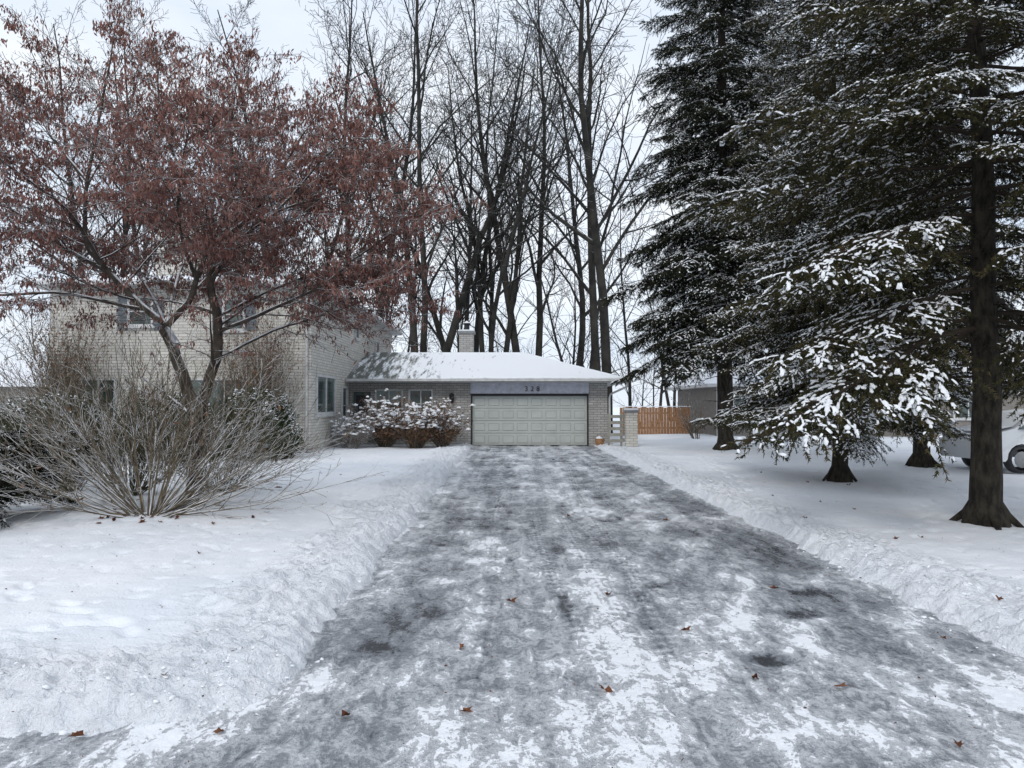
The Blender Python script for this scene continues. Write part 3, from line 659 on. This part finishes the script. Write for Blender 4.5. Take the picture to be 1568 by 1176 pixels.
mb.poly([(x0,y0,z0+.15),(x1,y0,z0+.15),(x1-4,ym,z1),(x0+4,ym,z1)],0);mb.poly([(x1,y1,z0+.15),(x0,y1,z0+.15),(x0+4,ym,z1),(x1-4,ym,z1)],0);mb.poly([(x0,y1,z0+.15),(x0,y0,z0+.15),(x0+4,ym,z1)],0);mb.poly([(x1,y0,z0+.15),(x1,y1,z0+.15),(x1-4,ym,z1)],0)
mb.box(x0,x1,y0,y1,z0,z0+.148,1);link('roof',mb.mesh('roof',[roofsnow_m,white_p]),NH)
mb=MB()
for a0 in (11,14,18,22): win(mb,'y',a0,a0+1.5,1,2.2,36.5,1,0)
link('windows',mb.mesh('windows',[white_p,glass_m,curtain_m]),NH)
DH=empty('distant_house');mb=MB();mb.box(-46,-34,60,68,-.2,3.2,0);link('walls',mb.mesh('walls',[beige_m]),DH)
mb=MB();mb.poly([(-46.5,59.5,3.2),(-33.5,59.5,3.2),(-33.5,64,5.6),(-46.5,64,5.6)]);mb.poly([(-33.5,68.5,3.2),(-46.5,68.5,3.2),(-46.5,64,5.6),(-33.5,64,5.6)]);mb.poly([(-33.5,59.5,3.2),(-33.5,68.5,3.2),(-33.5,64,5.6)]);link('roof',mb.mesh('roof',[roofsnow_m]),DH)

# ------------------------------------------------------------------ fallen leaves, snow crumbs
rng=np.random.default_rng(41);mb=MB()
spots=[(-2.0,4.25),(-1.5,3.8),(-.9,4.0),(-.25,4.05),(-2.2,3.75),(-3.4,8.0),(1.5,4.55),(.55,4.35),(.0,6.3),(.85,6.5),(2.2,3.65),(1.95,4.4),(3.1,5.3),(3.9,5.9),(-.35,5.1),(4.6,8.8),(3.45,4.4),(1.3,5.5)]
for _ in range(26):
    y=3.8+rng.uniform(0,1)**1.5*14;x=rng.uniform(3.4,8) if rng.random()<.65 else rng.uniform(-5,3.4);spots.append((x,y))
for _ in range(26): spots.append((-5.0+rng.normal(0,.35),10.0+rng.normal(0,.3)))
for (x,y) in spots:
    d=float(dist_out(np.array(x),np.array(y)));z=float(ground_h(x,y)) if d>0.02 else .018
    z=max(z,.018)
    k=15;an=np.arange(k)*2*pi/k;lob=np.where(np.arange(k)%3==0,1,.55)*(.8+.35*rng.uniform(size=k));s=rng.uniform(.024,.048)
    px=np.cos(an)*lob*s*1.35;py=np.sin(an)*lob*s*.8;cu=rng.uniform(4,20)
    pz=cu*(py**2)*rng.choice([1,1.8])+.004+rng.uniform(0,.02)*np.sin(an*2)
    r_=rng.uniform(0,6.28);tx=rng.uniform(-.5,.9);V=np.stack([px,py,pz+px*tx*.5+s*.2],1)
    R=np.array([[cos(r_),-sin(r_),0],[sin(r_),cos(r_),0],[0,0,1]]);V=V@R.T+[x,y,z]
    c_=np.array([[x,y,z+.006]]);o=mb.verts(np.vstack([V,c_]));mb.faces(np.array([(j,(j+1)%k,k) for j in range(k)])+o,0)
n=1100;x=rng.uniform(-6,9,n);y=3.4*np.exp(rng.uniform(0,math.log(22/3.4),n));z=np.maximum(ground_h(x,y),.018)+.004
blades(mb,np.stack([x,y,z],1),rng.normal(0,1,(n,3))*[1,1,.15],rng.uniform(.006,.03,n),rng.uniform(.002,.006,n),rng,0,True)
link('fallen_leaves',mb.mesh('fallen_leaves',[groundleaf]))
mb=MB();n=60000;x=rng.uniform(-7,8,n);y=3.3*np.exp(rng.uniform(0,math.log(24/3.3),n));d=dist_out(x,y)
k=(d>-.12)&(d<1.3)&(rng.uniform(size=n)<.8*np.exp(-(np.clip(d-.35,-2,2)/.32)**2))&(fbm(x,y,2.2,3,66)>-.04);x=x[k];y=y[k]
z=np.maximum(ground_h(x,y),.008);A=np.clip(.007*np.exp(rng.normal(0,.6,len(x))),.003,.026)
lumps(mb,np.stack([x,y,z-.25*A],1),rng.normal(0,1,(len(x),3))*[1,1,.4],A*1.3,A*rng.uniform(.6,1.1,len(x)),A*.7,rng,0)
link('snow_crumbs',mb.mesh('snow_crumbs',[snowm]))

# ------------------------------------------------------------------ light
W=D.worlds.new('World');scene.world=W;W.use_nodes=True;nt=W.node_tree;bg=nt.nodes['Background']
sky=nt.nodes.new('ShaderNodeTexSky');sky.sky_type='NISHITA';sky.sun_disc=False;sky.sun_elevation=radians(38);sky.sun_rotation=radians(200);sky.air_density=1.2;sky.dust_density=2
tc=nt.nodes.new('ShaderNodeTexCoord');mp=nt.nodes.new('ShaderNodeMapping');mp.inputs['Scale'].default_value=(1,1,3.2)
nz=nt.nodes.new('ShaderNodeTexNoise');nz.inputs['Scale'].default_value=2.2;nz.inputs['Detail'].default_value=5;nz.inputs['Roughness'].default_value=.55
nt.links.new(tc.outputs['Generated'],mp.inputs[0]);nt.links.new(mp.outputs[0],nz.inputs[0])
cr=nt.nodes.new('ShaderNodeValToRGB');cr.color_ramp.elements[0].position=.32;cr.color_ramp.elements[0].color=(6.6,7.6,9.2,1);cr.color_ramp.elements[1].position=.62;cr.color_ramp.elements[1].color=(9.0,9.35,9.8,1)
nt.links.new(nz.outputs[0],cr.inputs[0])
mx=nt.nodes.new('ShaderNodeMix');mx.data_type='RGBA';mx.inputs[0].default_value=.88;nt.links.new(sky.outputs[0],mx.inputs[6]);nt.links.new(cr.outputs[0],mx.inputs[7])
nt.links.new(mx.outputs[2],bg.inputs[0]);bg.inputs[1].default_value=.12
L=D.lights.new('sun','SUN');L.energy=1.0;L.angle=radians(14);L.color=(1,.96,.9);lo=link('sun',L,None,(0,0,30));lo.rotation_euler=(radians(52),0,radians(-20))
cam=D.cameras.new('camera');cam.sensor_width=36;cam.lens=25.7;cam.clip_end=900;co=link('camera',cam,None,(0,0,1.7),(radians(91.64),0,0));scene.camera=co
scene.view_settings.view_transform='Standard';scene.view_settings.look='None';scene.view_settings.exposure=0
